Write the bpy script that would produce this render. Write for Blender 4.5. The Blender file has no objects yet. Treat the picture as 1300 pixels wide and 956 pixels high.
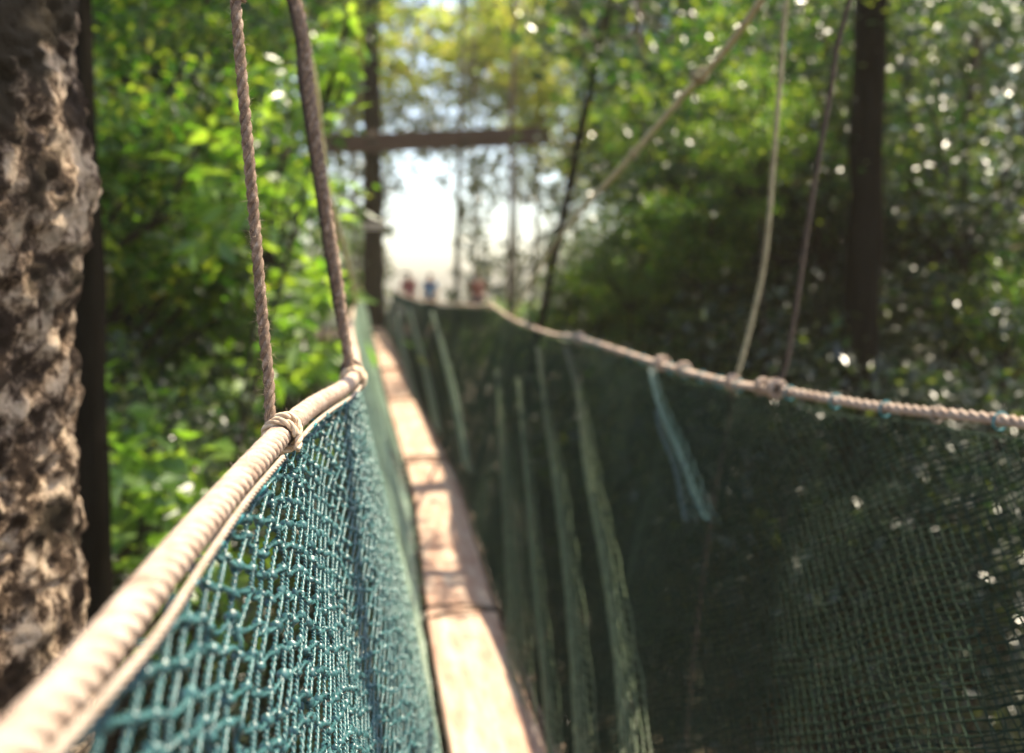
import bpy, math, random
import numpy as np
from mathutils import Vector, Matrix

sc = bpy.context.scene
col = sc.collection
R = math.radians
EYE = 14.0                      # height of the eye above the forest floor

# ------------------------------------------------------------------ camera
F = 1264.0
yaw = math.atan(189 / F); pitch = math.atan(75 / F * math.cos(yaw))
cd = bpy.data.cameras.new('camera'); cam = bpy.data.objects.new('camera', cd); col.objects.link(cam)
cam.location = (0, 0, EYE); cam.rotation_euler = (math.pi / 2 - pitch, 0, -yaw)
cd.sensor_width = 36; cd.lens = 35; cd.shift_y = -45 / 1300
cd.clip_start = 0.02; cd.clip_end = 2000
cd.dof.use_dof = True; cd.dof.focus_distance = 1.13; cd.dof.aperture_fstop = 2.8; cd.dof.aperture_blades = 0
sc.camera = cam
# ------------------------------------------------------------------ light
SUN = Vector((0.47, 0.17, 0.86)).normalized()
w = bpy.data.worlds.new('World'); sc.world = w; w.use_nodes = True
nt = w.node_tree; bg = nt.nodes['Background']; sky = nt.nodes.new('ShaderNodeTexSky')
sky.sky_type = 'NISHITA'; sky.sun_disc = False
sky.sun_elevation = math.asin(SUN.z); sky.sun_rotation = math.atan2(SUN.x, SUN.y)
sky.dust_density = 2.0; sky.air_density = 1.0
nt.links.new(sky.outputs[0], bg.inputs[0]); bg.inputs[1].default_value = 0.13
sd = bpy.data.lights.new('sun', 'SUN'); sd.energy = 5.0; sd.angle = R(0.6); sd.color = (1.0, 0.88, 0.67)
so = bpy.data.objects.new('sun', sd); col.objects.link(so)
so.rotation_euler = SUN.to_track_quat('Z', 'Y').to_euler()
vs = sc.view_settings; vs.view_transform = 'Standard'; vs.look = 'None'; vs.exposure = 1.75; vs.gamma = 1; vs.use_curve_mapping = False
cy = sc.cycles
cy.max_bounces = 8; cy.diffuse_bounces = 3; cy.glossy_bounces = 2; cy.transmission_bounces = 4; cy.transparent_max_bounces = 8
cy.volume_bounces = 0; cy.use_denoising = True; cy.sample_clamp_indirect = 6; cy.caustics_reflective = False; cy.caustics_refractive = False

# ------------------------------------------------------------------ helpers
_camR = np.array(cam.rotation_euler.to_matrix())
def at(px, py, Y):
    """point at distance Y along the walkway that the photograph shows at px, py"""
    d = _camR @ np.array([(px - 650) / F, (433 - py) / F, -1.0])
    d = d / d[1] * Y
    return np.array([d[0], d[1], d[2] + EYE])
def proj(p):
    q = _camR.T @ (np.asarray(p, float) - np.array([0, 0, EYE]))
    if q[2] > -0.1: return None
    return 650 + F * q[0] / -q[2], 433 - F * q[1] / -q[2]

def tag(o, label=None, cat=None, group=None, kind=None):
    if label: o['label'] = label
    if cat: o['category'] = cat
    if group: o['group'] = group
    if kind: o['kind'] = kind
    return o
def empty(name, loc=(0, 0, 0), rz=0):
    o = bpy.data.objects.new(name, None); col.objects.link(o); o.location = loc; o.rotation_euler = (0, 0, rz)
    o.empty_display_size = 0.1
    return o
def link(name, me, m, parent=None):
    if m and not me.materials: me.materials.append(m)
    o = bpy.data.objects.new(name, me); col.objects.link(o)
    if parent: o.parent = parent
    return o
def np_mesh(name, V, Q, smooth=True):
    """V (n,3), Q (m,k) all faces with k corners"""
    V = np.ascontiguousarray(V, dtype=np.float32); Q = np.ascontiguousarray(Q, dtype=np.int32)
    me = bpy.data.meshes.new(name); k = Q.shape[1]
    me.vertices.add(len(V)); me.vertices.foreach_set('co', V.ravel())
    me.loops.add(Q.size); me.loops.foreach_set('vertex_index', Q.ravel())
    me.polygons.add(len(Q)); me.polygons.foreach_set('loop_start', np.arange(len(Q), dtype=np.int32) * k)
    me.update(calc_edges=True)
    me.polygons.foreach_set('use_smooth', np.full(len(Q), smooth))
    me.validate()
    return me
class MB:
    def __init__(s): s.V = []; s.Q = []; s.n = 0
    def add(s, V, Q):
        V = np.asarray(V, float); s.V.append(V); s.Q.append(np.asarray(Q, int) + s.n); s.n += len(V); return s
    def box(s, c, size, rot=None):
        x, y, z = [v / 2 for v in size]
        V = np.array([[-x,-y,-z],[x,-y,-z],[x,y,-z],[-x,y,-z],[-x,-y,z],[x,-y,z],[x,y,z],[-x,y,z]])
        if rot is not None: V = V @ np.array(rot).T
        return s.add(V + np.asarray(c), [[0,3,2,1],[4,5,6,7],[0,1,5,4],[1,2,6,5],[2,3,7,6],[3,0,4,7]])
    def tube(s, P, r, n=8, cap=True):
        V, Q = tube(P, r, n, cap); return s.add(V, Q)
    def build(s, name, m, parent=None, smooth=True):
        return link(name, np_mesh(name, np.concatenate(s.V), np.concatenate(s.Q), smooth), m, parent)
def frames(P):
    P = np.asarray(P, float); T = np.gradient(P, axis=0); T /= np.linalg.norm(T, axis=1)[:, None] + 1e-12
    a = np.array([0, 0, 1.0]) if abs(T[0][2]) < .9 else np.array([1.0, 0, 0])
    N = np.zeros_like(P); v = np.cross(T[0], a); v /= np.linalg.norm(v)
    for i in range(len(P)):
        v = v - T[i] * v.dot(T[i]); v /= np.linalg.norm(v); N[i] = v
    return T, N, np.cross(T, N)
def tube(P, r, n=8, cap=True):
    P = np.asarray(P, float); r = np.broadcast_to(np.asarray(r, float), (len(P),))
    T, N, B = frames(P)
    a = np.arange(n) / n * 2 * math.pi
    V = P[:, None] + r[:, None, None] * (np.cos(a)[None, :, None] * N[:, None] + np.sin(a)[None, :, None] * B[:, None])
    V = V.reshape(-1, 3)
    i, j = np.meshgrid(np.arange(len(P) - 1), np.arange(n), indexing='ij'); i = i.ravel(); j = j.ravel(); k = (j + 1) % n
    Q = np.stack([i * n + j, i * n + k, (i + 1) * n + k, (i + 1) * n + j], 1)
    if cap:
        m = len(V); V = np.concatenate([V, P[:1], P[-1:]])
        h = np.arange(0, n, 2); h2 = (h + 1) % n; h3 = (h + 2) % n
        Q = np.concatenate([Q, np.stack([np.full(len(h), m), h3, h2, h], 1),
                            np.stack([np.full(len(h), m + 1), h + (len(P)-1)*n, h2 + (len(P)-1)*n, h3 + (len(P)-1)*n], 1)])
    return V, Q
def smooth_path(pts, step):
    """Catmull-Rom through the points, resampled at about `step`"""
    P = np.asarray(pts, float); P = np.concatenate([[2 * P[0] - P[1]], P, [2 * P[-1] - P[-2]]])
    out = []
    for i in range(1, len(P) - 2):
        n = max(2, int(np.linalg.norm(P[i + 1] - P[i]) / step * 2)); t = np.linspace(0, 1, n, endpoint=False)[:, None]
        a, b, c, d = P[i - 1], P[i], P[i + 1], P[i + 2]
        out.append(.5 * ((2*b) + (-a + c)*t + (2*a - 5*b + 4*c - d)*t**2 + (-a + 3*b - 3*c + d)*t**3))
    out = np.concatenate(out + [P[-2:-1]])
    s = np.concatenate([[0], np.cumsum(np.linalg.norm(np.diff(out, axis=0), axis=1))])
    q = np.linspace(0, s[-1], max(3, int(s[-1] / step)))
    return np.stack([np.interp(q, s, out[:, k]) for k in range(3)], 1)
def rope_mesh(mb, pts, rad, strands=3, lay=None, step=None, sides=7, jit=0.03, seed=0):
    """a laid rope: strands wound round each other"""
    lay = lay or rad * 7; step = step or lay / 14
    P = smooth_path(pts, step); T, N, B = frames(P)
    s = np.concatenate([[0], np.cumsum(np.linalg.norm(np.diff(P, axis=0), axis=1))])
    rs = rad * (0.52 if strands == 3 else 0.44); ro = rad - rs
    rng = np.random.default_rng(seed)
    for k in range(strands):
        a = s / lay * 2 * math.pi + k * 2 * math.pi / strands
        wob = 1 + jit * np.interp(s, np.linspace(0, s[-1] + 1e-6, max(4, int(s[-1] / lay * 4))), rng.normal(size=max(4, int(s[-1] / lay * 4))))
        C = P + ro * (np.cos(a)[:, None] * N + np.sin(a)[:, None] * B)
        mb.tube(C, rs * wob, sides)
    return P
def fuzz(mb, P, rad, n, length, seed, thick=0.00012):
    rng = np.random.default_rng(seed); T, N, B = frames(P)
    for _ in range(n):
        i = rng.integers(1, len(P) - 1); a = rng.uniform(0, 6.283)
        d = math.cos(a) * N[i] + math.sin(a) * B[i]; p = P[i] + d * rad * .85
        t = T[i] * rng.normal() * 1.0 + d * rng.uniform(.3, 1) + rng.normal(size=3) * .3; t /= np.linalg.norm(t)
        L = length * rng.uniform(.3, 1); bend = rng.normal(size=3) * L * .3
        mb.tube(np.array([p, p + t * L * .5 + bend * .3, p + t * L + bend]), [thick, thick * .8, thick * .3], 3, False)

# ------------------------------------------------------------------ materials
def nmat(name):
    m = bpy.data.materials.new(name); m.use_nodes = True
    return m, m.node_tree, m.node_tree.nodes['Principled BSDF']
def ramp(nt, fac, stops):
    r = nt.nodes.new('ShaderNodeValToRGB'); e = r.color_ramp.elements
    while len(e) < len(stops): e.new(0.5)
    for i, (p, c) in enumerate(stops): e[i].position = p; e[i].color = (*c, 1)
    nt.links.new(fac, r.inputs[0]); return r.outputs[0]
def noise(nt, scale, detail=4, rough=.6, vec=None, stretch=None):
    n = nt.nodes.new('ShaderNodeTexNoise'); n.inputs['Scale'].default_value = scale
    n.inputs['Detail'].default_value = detail; n.inputs['Roughness'].default_value = rough
    tc = nt.nodes.new('ShaderNodeTexCoord'); src = tc.outputs['Object']
    if stretch:
        mp = nt.nodes.new('ShaderNodeMapping'); mp.inputs['Scale'].default_value = stretch
        nt.links.new(src, mp.inputs[0]); src = mp.outputs[0]
    nt.links.new(src, n.inputs['Vector']); return n.outputs['Fac']
def bump(nt, b, h, strength, dist):
    n = nt.nodes.new('ShaderNodeBump'); n.inputs['Strength'].default_value = strength; n.inputs['Distance'].default_value = dist
    nt.links.new(h, n.inputs['Height']); nt.links.new(n.outputs[0], b.inputs['Normal'])
def simple(name, stops, scale, rough=.85, bs=.4, bd=.002, bscale=None, stretch=None, detail=5):
    m, nt, b = nmat(name)
    f = noise(nt, scale, detail, .65, stretch=stretch)
    nt.links.new(ramp(nt, f, stops), b.inputs['Base Color'])
    b.inputs['Roughness'].default_value = rough; b.inputs['Specular IOR Level'].default_value = .3
    bump(nt, b, noise(nt, bscale or scale * 3, 5, .7, stretch=stretch), bs, bd)
    return m
M = {}
M['hanger'] = simple('hemp_rope', [(.3, (.07, .042, .026)), (.55, (.19, .13, .09)), (.75, (.40, .31, .24))], 90, .9, .7, .0012, 700)
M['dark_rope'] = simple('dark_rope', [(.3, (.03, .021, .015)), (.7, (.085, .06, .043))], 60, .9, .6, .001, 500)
M['rail'] = simple('weathered_handrail_rope', [(.28, (.19, .115, .08)), (.45, (.34, .25, .19)), (.7, (.45, .36, .29))], 45, .9, .8, .0016, 420)
M['wrap'] = simple('jute_wrapping', [(.3, (.34, .22, .13)), (.55, (.55, .42, .29)), (.8, (.68, .57, .43))], 120, .9, .6, .001, 800)
M['cord'] = simple('pale_cord', [(.3, (.22, .16, .12)), (.7, (.38, .31, .25))], 80, .8, .5, .0008, 600)
M['cable'] = simple('mossy_cable_rope', [(.3, (.15, .125, .07)), (.7, (.33, .29, .18))], 40, .9, .6, .0015, 300)
M['pale_cable'] = simple('pale_cable_rope', [(.3, (.34, .31, .16)), (.7, (.52, .48, .30))], 40, .9, .6, .0015, 300)
M['olive_cable'] = simple('olive_cable_rope', [(.3, (.24, .21, .12)), (.7, (.46, .41, .27))], 40, .9, .6, .0015, 300)
M['teal_tie'] = simple('teal_tie', [(.3, (.01, .10, .12)), (.7, (.05, .26, .29))], 90, .6, .5, .001, 500)
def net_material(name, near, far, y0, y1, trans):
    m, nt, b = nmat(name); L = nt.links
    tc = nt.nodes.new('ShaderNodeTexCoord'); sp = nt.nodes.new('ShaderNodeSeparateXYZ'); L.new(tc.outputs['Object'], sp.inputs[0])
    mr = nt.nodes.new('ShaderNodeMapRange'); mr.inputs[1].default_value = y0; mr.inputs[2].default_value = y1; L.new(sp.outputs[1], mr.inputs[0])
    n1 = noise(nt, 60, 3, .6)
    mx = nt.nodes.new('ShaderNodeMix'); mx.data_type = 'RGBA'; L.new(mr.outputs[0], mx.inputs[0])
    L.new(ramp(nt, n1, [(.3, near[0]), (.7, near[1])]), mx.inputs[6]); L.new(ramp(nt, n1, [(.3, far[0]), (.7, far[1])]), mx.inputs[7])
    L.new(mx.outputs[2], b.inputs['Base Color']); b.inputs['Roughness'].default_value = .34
    bump(nt, b, noise(nt, 1500, 2, .6), .35, .0004)
    t = nt.nodes.new('ShaderNodeBsdfTranslucent'); L.new(mx.outputs[2], t.inputs[0])
    ms = nt.nodes.new('ShaderNodeMixShader'); ms.inputs[0].default_value = trans
    L.new(b.outputs[0], ms.inputs[1]); L.new(t.outputs[0], ms.inputs[2]); L.new(ms.outputs[0], nt.nodes['Material Output'].inputs[0])
    return m
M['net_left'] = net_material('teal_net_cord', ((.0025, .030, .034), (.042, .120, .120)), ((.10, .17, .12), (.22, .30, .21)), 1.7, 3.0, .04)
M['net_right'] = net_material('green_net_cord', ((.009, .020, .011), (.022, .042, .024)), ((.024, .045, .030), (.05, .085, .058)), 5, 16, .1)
M['net_right'].node_tree.nodes['Principled BSDF'].inputs['Roughness'].default_value = .8
M['net_right'].node_tree.nodes['Principled BSDF'].inputs['Specular IOR Level'].default_value = .15
M['plank'] = simple('sun_bleached_plank', [(.25, (.20, .11, .075)), (.45, (.34, .21, .15)), (.62, (.43, .325, .245)), (.8, (.54, .44, .35))], 5, .85, .4, .003, 30, (4, .7, 1))
M['beam'] = simple('red_brown_timber', [(.3, (.05, .024, .015)), (.7, (.12, .06, .038))], 6, .8, .5, .004, 30, (1, 5, 5))
M['deck'] = simple('platform_timber', [(.3, (.14, .09, .06)), (.7, (.28, .20, .14))], 5, .8, .4, .003, 20)
M['board'] = simple('pale_board', [(.3, (.62, .50, .38)), (.7, (.78, .66, .53))], 8, .8, .4, .003, 30)
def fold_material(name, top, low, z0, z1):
    m = net_material(name, top, low, z0, z1, .35)      # netting turns from the top colour to the paler low one
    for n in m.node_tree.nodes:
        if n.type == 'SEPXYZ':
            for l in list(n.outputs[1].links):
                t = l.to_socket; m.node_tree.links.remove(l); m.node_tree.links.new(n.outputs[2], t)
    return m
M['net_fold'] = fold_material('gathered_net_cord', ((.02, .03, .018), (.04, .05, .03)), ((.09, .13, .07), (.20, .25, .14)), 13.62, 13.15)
M['net_tie'] = net_material('teal_bundled_cord', ((.008, .026, .026), (.035, .085, .08)), ((.1, .2, .18), (.2, .3, .26)), 3.4, 5, .2)
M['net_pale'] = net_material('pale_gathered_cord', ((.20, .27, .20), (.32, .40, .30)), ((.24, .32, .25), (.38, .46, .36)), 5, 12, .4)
def bark_mat(name, cols, scale, bd, dark_patch=None, stretch=(1, 1, .35)):
    m, nt, b = nmat(name); L = nt.links
    f = noise(nt, scale, 8, .7, stretch=stretch); c = ramp(nt, f, cols)
    if dark_patch:
        mk = ramp(nt, noise(nt, dark_patch[0], 5, .6), [(dark_patch[1], (0, 0, 0)), (dark_patch[1] + .08, (1, 1, 1))])  # noise mask mixes in broad dark brown patches
        mx = nt.nodes.new('ShaderNodeMix'); mx.data_type = 'RGBA'; L.new(mk, mx.inputs[0]); L.new(c, mx.inputs[6])
        mx.inputs[7].default_value = (*dark_patch[2], 1); c = mx.outputs[2]
    L.new(c, b.inputs['Base Color']); b.inputs['Roughness'].default_value = .92; b.inputs['Specular IOR Level'].default_value = .2
    bump(nt, b, noise(nt, scale * 2.2, 8, .75, stretch=stretch), .9, bd)
    return m
M['near_bark'] = bark_mat('rough_pale_bark', [(.30, (.02, .012, .007)), (.47, (.05, .030, .017)), (.52, (.24, .165, .11)), (.57, (.60, .45, .31)), (.8, (.70, .58, .43))], 14, .035, (3.2, .52, (.035, .025, .013)), (1, 1, .8))
M['dark_bark'] = bark_mat('dark_bark', [(.3, (.014, .010, .007)), (.7, (.045, .032, .022))], 8, .02)
M['black_bark'] = bark_mat('blackish_bark', [(.3, (.005, .004, .003)), (.7, (.014, .012, .009))], 8, .02)
M['black_bark'].node_tree.nodes['Principled BSDF'].inputs['Specular IOR Level'].default_value = 0
M['red_bark'] = bark_mat('reddish_bark', [(.3, (.08, .045, .03)), (.7, (.24, .14, .10))], 8, .02)
M['grey_bark'] = bark_mat('grey_green_bark', [(.3, (.09, .09, .05)), (.7, (.27, .25, .17))], 8, .02)
def leaf_mat(name, cols, tcol, rough, trans):
    m, nt, b = nmat(name); L = nt.links
    g = nt.nodes.new('ShaderNodeNewGeometry'); L.new(ramp(nt, g.outputs['Random Per Island'], cols), b.inputs['Base Color'])
    b.inputs['Roughness'].default_value = rough; b.inputs['Specular IOR Level'].default_value = .6
    t = nt.nodes.new('ShaderNodeBsdfTranslucent'); L.new(ramp(nt, g.outputs['Random Per Island'], tcol), t.inputs[0])
    ms = nt.nodes.new('ShaderNodeMixShader'); ms.inputs[0].default_value = trans
    L.new(b.outputs[0], ms.inputs[1]); L.new(t.outputs[0], ms.inputs[2]); L.new(ms.outputs[0], nt.nodes['Material Output'].inputs[0])
    return m
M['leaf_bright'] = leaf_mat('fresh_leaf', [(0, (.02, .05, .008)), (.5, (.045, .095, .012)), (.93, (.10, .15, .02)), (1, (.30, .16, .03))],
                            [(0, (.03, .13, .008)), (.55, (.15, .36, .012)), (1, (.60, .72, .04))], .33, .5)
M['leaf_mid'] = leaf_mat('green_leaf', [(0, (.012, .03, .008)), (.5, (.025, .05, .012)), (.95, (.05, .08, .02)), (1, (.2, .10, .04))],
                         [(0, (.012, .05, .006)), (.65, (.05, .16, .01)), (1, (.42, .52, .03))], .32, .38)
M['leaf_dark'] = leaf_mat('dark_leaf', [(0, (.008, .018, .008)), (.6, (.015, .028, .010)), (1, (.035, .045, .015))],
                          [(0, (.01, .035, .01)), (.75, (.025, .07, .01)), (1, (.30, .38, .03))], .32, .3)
M['leaf_warm'] = leaf_mat('olive_leaf', [(0, (.09, .10, .02)), (.5, (.15, .15, .03)), (.9, (.22, .19, .05)), (1, (.4, .2, .04))],
                          [(0, (.26, .42, .03)), (.6, (.52, .64, .06)), (1, (.75, .62, .1))], .24, .5)

M['leaf_broad'] = leaf_mat('broad_leaf', [(0, (.06, .12, .03)), (1, (.14, .22, .05))], [(0, (.2, .45, .02)), (1, (.5, .7, .05))], .32, .45)
# ------------------------------------------------------------------ ground
def ground_z(x, y):
    return 0.5 * np.sin(x * .13 + 1) * np.cos(y * .11) + .25 * np.sin(x * .37 + y * .29) - .00006 * (x**2 + y**2)
g = np.concatenate([-np.geomspace(600, 45, 20), np.linspace(-40, 40, 90), np.geomspace(45, 600, 20)])
X, Y = np.meshgrid(g, g, indexing='ij'); n = len(g)
i, j = np.meshgrid(np.arange(n - 1), np.arange(n - 1), indexing='ij'); i = i.ravel(); j = j.ravel()
gm = np_mesh('ground', np.stack([X.ravel(), Y.ravel(), ground_z(X, Y).ravel()], 1), np.stack([i*n+j, (i+1)*n+j, (i+1)*n+j+1, i*n+j+1], 1))
M['ground'] = simple('leaf_litter', [(.3, (.03, .02, .012)), (.5, (.07, .05, .028)), (.7, (.12, .085, .045))], 3, .95, .6, .03, 12)
tag(link('ground', gm, M['ground']), kind='structure')

# ------------------------------------------------------------------ foliage
def leaf_cloud(C, size, seed, aspect=.45, droop=.35, up=1.0):
    """one folded, pointed leaf of two triangles at every point of C"""
    rng = np.random.default_rng(seed); n = len(C)
    d = rng.normal(size=(n, 3)); d[:, 2] = d[:, 2] * .5 - droop; d /= np.linalg.norm(d, axis=1)[:, None]
    u = rng.normal(size=(n, 3)) * .7; u[:, 2] += up; s = np.cross(d, u); s /= np.linalg.norm(s, axis=1)[:, None] + 1e-9
    nn = np.cross(s, d)
    L = (size * rng.uniform(.55, 1.25, n))[:, None]; W = L * aspect * rng.uniform(.8, 1.2, (n, 1)); f = W * rng.uniform(.05, .35, (n, 1))
    mid = C + d * L * .42
    V = np.stack([C, mid + s * W * .5 + nn * f * .5, C + d * L - nn * L * .08, mid - s * W * .5 + nn * f * .5], 1).reshape(-1, 3)
    b = np.arange(n)[:, None] * 4
    T = np.concatenate([b + [0, 1, 2], b + [0, 2, 3]], 1).reshape(-1, 3)
    return V, T
def crown_points(nleaf, nclump, rx, rz, seed, clump=.34, hollow=.35):
    rng = np.random.default_rng(seed)
    c = rng.normal(size=(nclump, 3)); c /= np.linalg.norm(c, axis=1)[:, None]; c *= (hollow + (1 - hollow) * rng.random((nclump, 1)) ** .6)
    c *= np.where(rng.random((nclump, 1)) < .15, 1.2, 1.0)
    wgt = rng.random(nclump) ** 1.3 + .15; k = rng.choice(nclump, nleaf, p=wgt / wgt.sum())
    r = clump * (.5 + rng.random(nclump))
    o = rng.normal(size=(nleaf, 3)) * .42; o[:, 2] *= .55
    P = c[k] + o * r[k][:, None]
    return P * [rx, rx, rz], c * [rx, rx, rz]
CROWN = {}
def crown_mesh(key, nleaf, nclump, leaf, mat, seed, **kw):
    P, c = crown_points(nleaf, nclump, 2.4, 2.4, seed, **kw)
    V, T = leaf_cloud(P, leaf, seed + 1)
    me = np_mesh('crown', V, T, False); me.materials.append(mat)
    limb = MB(); rng = np.random.default_rng(seed + 2)
    for q in c[rng.choice(len(c), min(16, len(c)), replace=False)]:
        a = np.array([0, 0, -1.9]); m = (a + q) / 2 + rng.normal(size=3) * .2
        limb.tube(smooth_path([a, m, q], .5), np.linspace(.06, .012, len(smooth_path([a, m, q], .5))), 5, False)
    lm = np_mesh('limbs', np.concatenate(limb.V), np.concatenate(limb.Q))
    CROWN[key] = (me, lm)
crown_mesh('bright', 10000, 64, .15, M['leaf_bright'], 1)
crown_mesh('bright_b', 5500, 40, .30, M['leaf_bright'], 11, clump=.38)
crown_mesh('mid', 14000, 80, .125, M['leaf_mid'], 21)
crown_mesh('mid_b', 7500, 46, .24, M['leaf_mid'], 31, clump=.4)
crown_mesh('dark', 13000, 80, .125, M['leaf_dark'], 41)
crown_mesh('dark_b', 9000, 55, .20, M['leaf_dark'], 51, clump=.4)
crown_mesh('warm', 2800, 34, .26, M['leaf_warm'], 61)
crown_mesh('sparse', 1800, 20, .26, M['leaf_mid'], 71, clump=.36)
def trunk_mesh(path, r0, r1, bark, seed, sides=14, rough=.06):
    P = smooth_path(path, .35); r = np.linspace(r0, r1, len(P)) ; r = r * (1 + .9 * np.exp(-np.linspace(0, 14, len(P))) )
    V, Q = tube(P, r, sides)
    rng = np.random.default_rng(seed); V[:len(P)*sides] += rng.normal(size=(len(P)*sides, 3)) * rough * r0
    return np_mesh('trunk', V, Q)
def tree(x, y, zc, kind, scale, bark, label, group=None, r=.12, lean=(0, 0), zscale=1.0, name='forest_tree', top=None, seed=0, cat='tree'):
    """trunk from the forest floor to the crown, limbs and crown"""
    z0 = float(ground_z(x, y)) - .1
    root = empty(name, (x, y, z0)); tag(root, label, cat, group)
    bx, by = -lean[0], -lean[1]
    h = zc - z0; rng = np.random.default_rng(seed + int(abs(x * 37 + y * 91)))
    w1 = rng.normal(size=2) * .25
    pts = [(bx, by, 0), (bx * .6 + w1[0], by * .6 + w1[1], h * .4), (0, 0, h - 1.2 * scale), (.1, 0, h + scale)]
    link('trunk', trunk_mesh(pts, r, r * .3, bark, seed), bark, root)
    me, lm = CROWN[kind]
    lmc = lm.copy(); lmc.materials.append(bark)
    rz = rng.uniform(0, 6.28)
    c = link('crown', me, None, root); c.location = (0, 0, h); c.scale = (scale, scale, scale * zscale); c.rotation_euler = (0, 0, rz)
    l = link('limbs', lmc, None, root); l.location = (0, 0, h); l.scale = c.scale; l.rotation_euler = c.rotation_euler
    return root

# nearest trunk at the left edge: big, knobbly, lichen-crusted
def near_trunk():
    root = empty('bark_tree', (-.86, 2.05, float(ground_z(-.86, 2.05)) - .1))
    tag(root, 'massive knobbly pale barked tree trunk at the left edge, closest tree to the camera', 'tree')
    H = 21; zs = np.concatenate([np.linspace(0, 11.6, 90), np.linspace(11.65, 16.2, 520), np.linspace(16.3, H, 60)])
    n = 240; a = np.arange(n) / n * 2 * math.pi; Z, A = np.meshgrid(zs, a, indexing='ij')
    rng = np.random.default_rng(5)
    def vnoise(fx, fz, sd):                      # smooth value noise on the cylinder
        g = np.random.default_rng(sd).random((int(H * fz) + 4, fx))
        u = A / (2 * math.pi) * fx; v = Z * fz; iu = np.floor(u).astype(int); iv = np.floor(v).astype(int)
        fu = u - iu; fv = v - iv; fu = fu*fu*(3-2*fu); fv = fv*fv*(3-2*fv)
        G = lambda q, p: g[q, p % fx]
        return (G(iv, iu)*(1-fu)*(1-fv) + G(iv, iu+1)*fu*(1-fv) + G(iv+1, iu)*(1-fu)*fv + G(iv+1, iu+1)*fu*fv) - .5
    r0 = np.interp(zs, [0, 2, 12, 13.0, 13.35, 13.6, 13.85, 14.2, 15, H], [.55, .36, .29, .30, .29, .32, .355, .335, .30, .22])[:, None]
    disp = vnoise(5, 1.6, 1) * .07 + vnoise(11, 5, 2) * .035 + vnoise(26, 13, 3) * .022 + vnoise(60, 30, 4) * .022 + vnoise(120, 66, 6) * .018
    rr = r0 + disp
    V = np.stack([rr * np.cos(A), rr * np.sin(A), Z], -1).reshape(-1, 3)
    i, j = np.meshgrid(np.arange(len(zs) - 1), np.arange(n), indexing='ij'); i = i.ravel(); j = j.ravel(); k = (j + 1) % n
    link('trunk', np_mesh('trunk', V, np.stack([i*n+j, i*n+k, (i+1)*n+k, (i+1)*n+j], 1)), M['near_bark'], root)
    me, lm = CROWN['mid']; c = link('crown', me, None, root); c.location = (-1.2, .6, 22.5); c.scale = (1.3, 1.3, .9)
    l2 = lm.copy(); l2.materials.append(M['dark_bark']); l = link('limbs', l2, None, root); l.location = c.location; l.scale = c.scale
near_trunk()

# dark trunk right behind it
tx = at(93, 300, 4.3)[0]
tree(tx, 4.3, 21.5, 'dark', 1.0, M['black_bark'], 'dark straight tree trunk standing just behind the pale knobbly trunk', r=.13, seed=3)

for X_, Y_, Z_, s_, k_, l_ in ((.85, 2.7, 17.5, .26, 'sparse', 'unseen leaning tree added so its leaves shade the pale knobbly trunk'), (2.6, 5.6, 17.8, .42, 'sparse', 'unseen leaning tree added so its leaves shade the planks')):
    tree(X_, Y_, Z_, k_, s_, M['dark_bark'], l_, r=.10, lean=(-6.5, 8.5), seed=5)  # out-of-view trees, added to throw leaf shade on trunk and planks
# --- trees: (px, Y, z of the crown, crown kind, scale, bark, label, group, trunk radius)
db, rb, gb = M['dark_bark'], M['red_bark'], M['grey_bark']
G_L = 'sunlit leafy trees left of the walkway'
G_R = 'shaded trees right of the walkway'
G_C = 'trees beyond the far platform'
G_U = 'low shrubby trees below the walkway'
def T(px, Yd, zc, kind, s, bark, label, group=None, r=.10, **kw):
    x = at(px, 358, Yd)[0]; rad = 2.4 * s * 1.12
    if zc - rad < 16 and Yd < 26 and zc > 11: x = min(x, -.5 - rad) if px < 461 else max(x, 1.75 + rad)
    return tree(x, Yd, zc, kind, s, bark, label, group, r, seed=int(px + Yd * 7), **kw)
lab_l = iter(['sunlit bright green tree filling the space just right of the black trunk, near the top',
    'bright green tree behind the sharp hanging rope at mid height',
    'tall mid green tree between the black trunk and the sharp rope, top edge',
    'bright yellow green tree seen between the two near hanging ropes',
    'mid green loose tree right of the black trunk, at mid height',
    'bright large leaved tree behind the sharp rope, upper half',
    'mid green tree behind the lower end of the second rope',
    'tall mid green tree at the top behind the second rope',
    'tall dark tree at the top just right of the black trunk',
    'tall mid green tree at the top edge behind the sharp rope'])
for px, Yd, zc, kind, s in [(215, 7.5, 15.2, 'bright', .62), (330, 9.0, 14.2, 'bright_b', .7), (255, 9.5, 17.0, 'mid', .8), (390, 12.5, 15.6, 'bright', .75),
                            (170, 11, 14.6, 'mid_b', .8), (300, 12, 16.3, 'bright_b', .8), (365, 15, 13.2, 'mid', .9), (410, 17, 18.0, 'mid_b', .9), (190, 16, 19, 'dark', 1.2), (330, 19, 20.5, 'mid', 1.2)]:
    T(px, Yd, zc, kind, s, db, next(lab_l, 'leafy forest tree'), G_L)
lab_ls = iter(['low dark tree under the handrail, right of the black trunk',
    'low mid green tree just below the sharp knot, behind the rail',
    'low bright tree behind the handrail between the two knots',
    'dark low tree farther back between the black trunk and the sharp rope',
    'bright low large leaved tree beside the second knot',
    'low dark tree hidden behind the two left trunks',
    'deep dark tree lowest behind the left handrail'])
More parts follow.
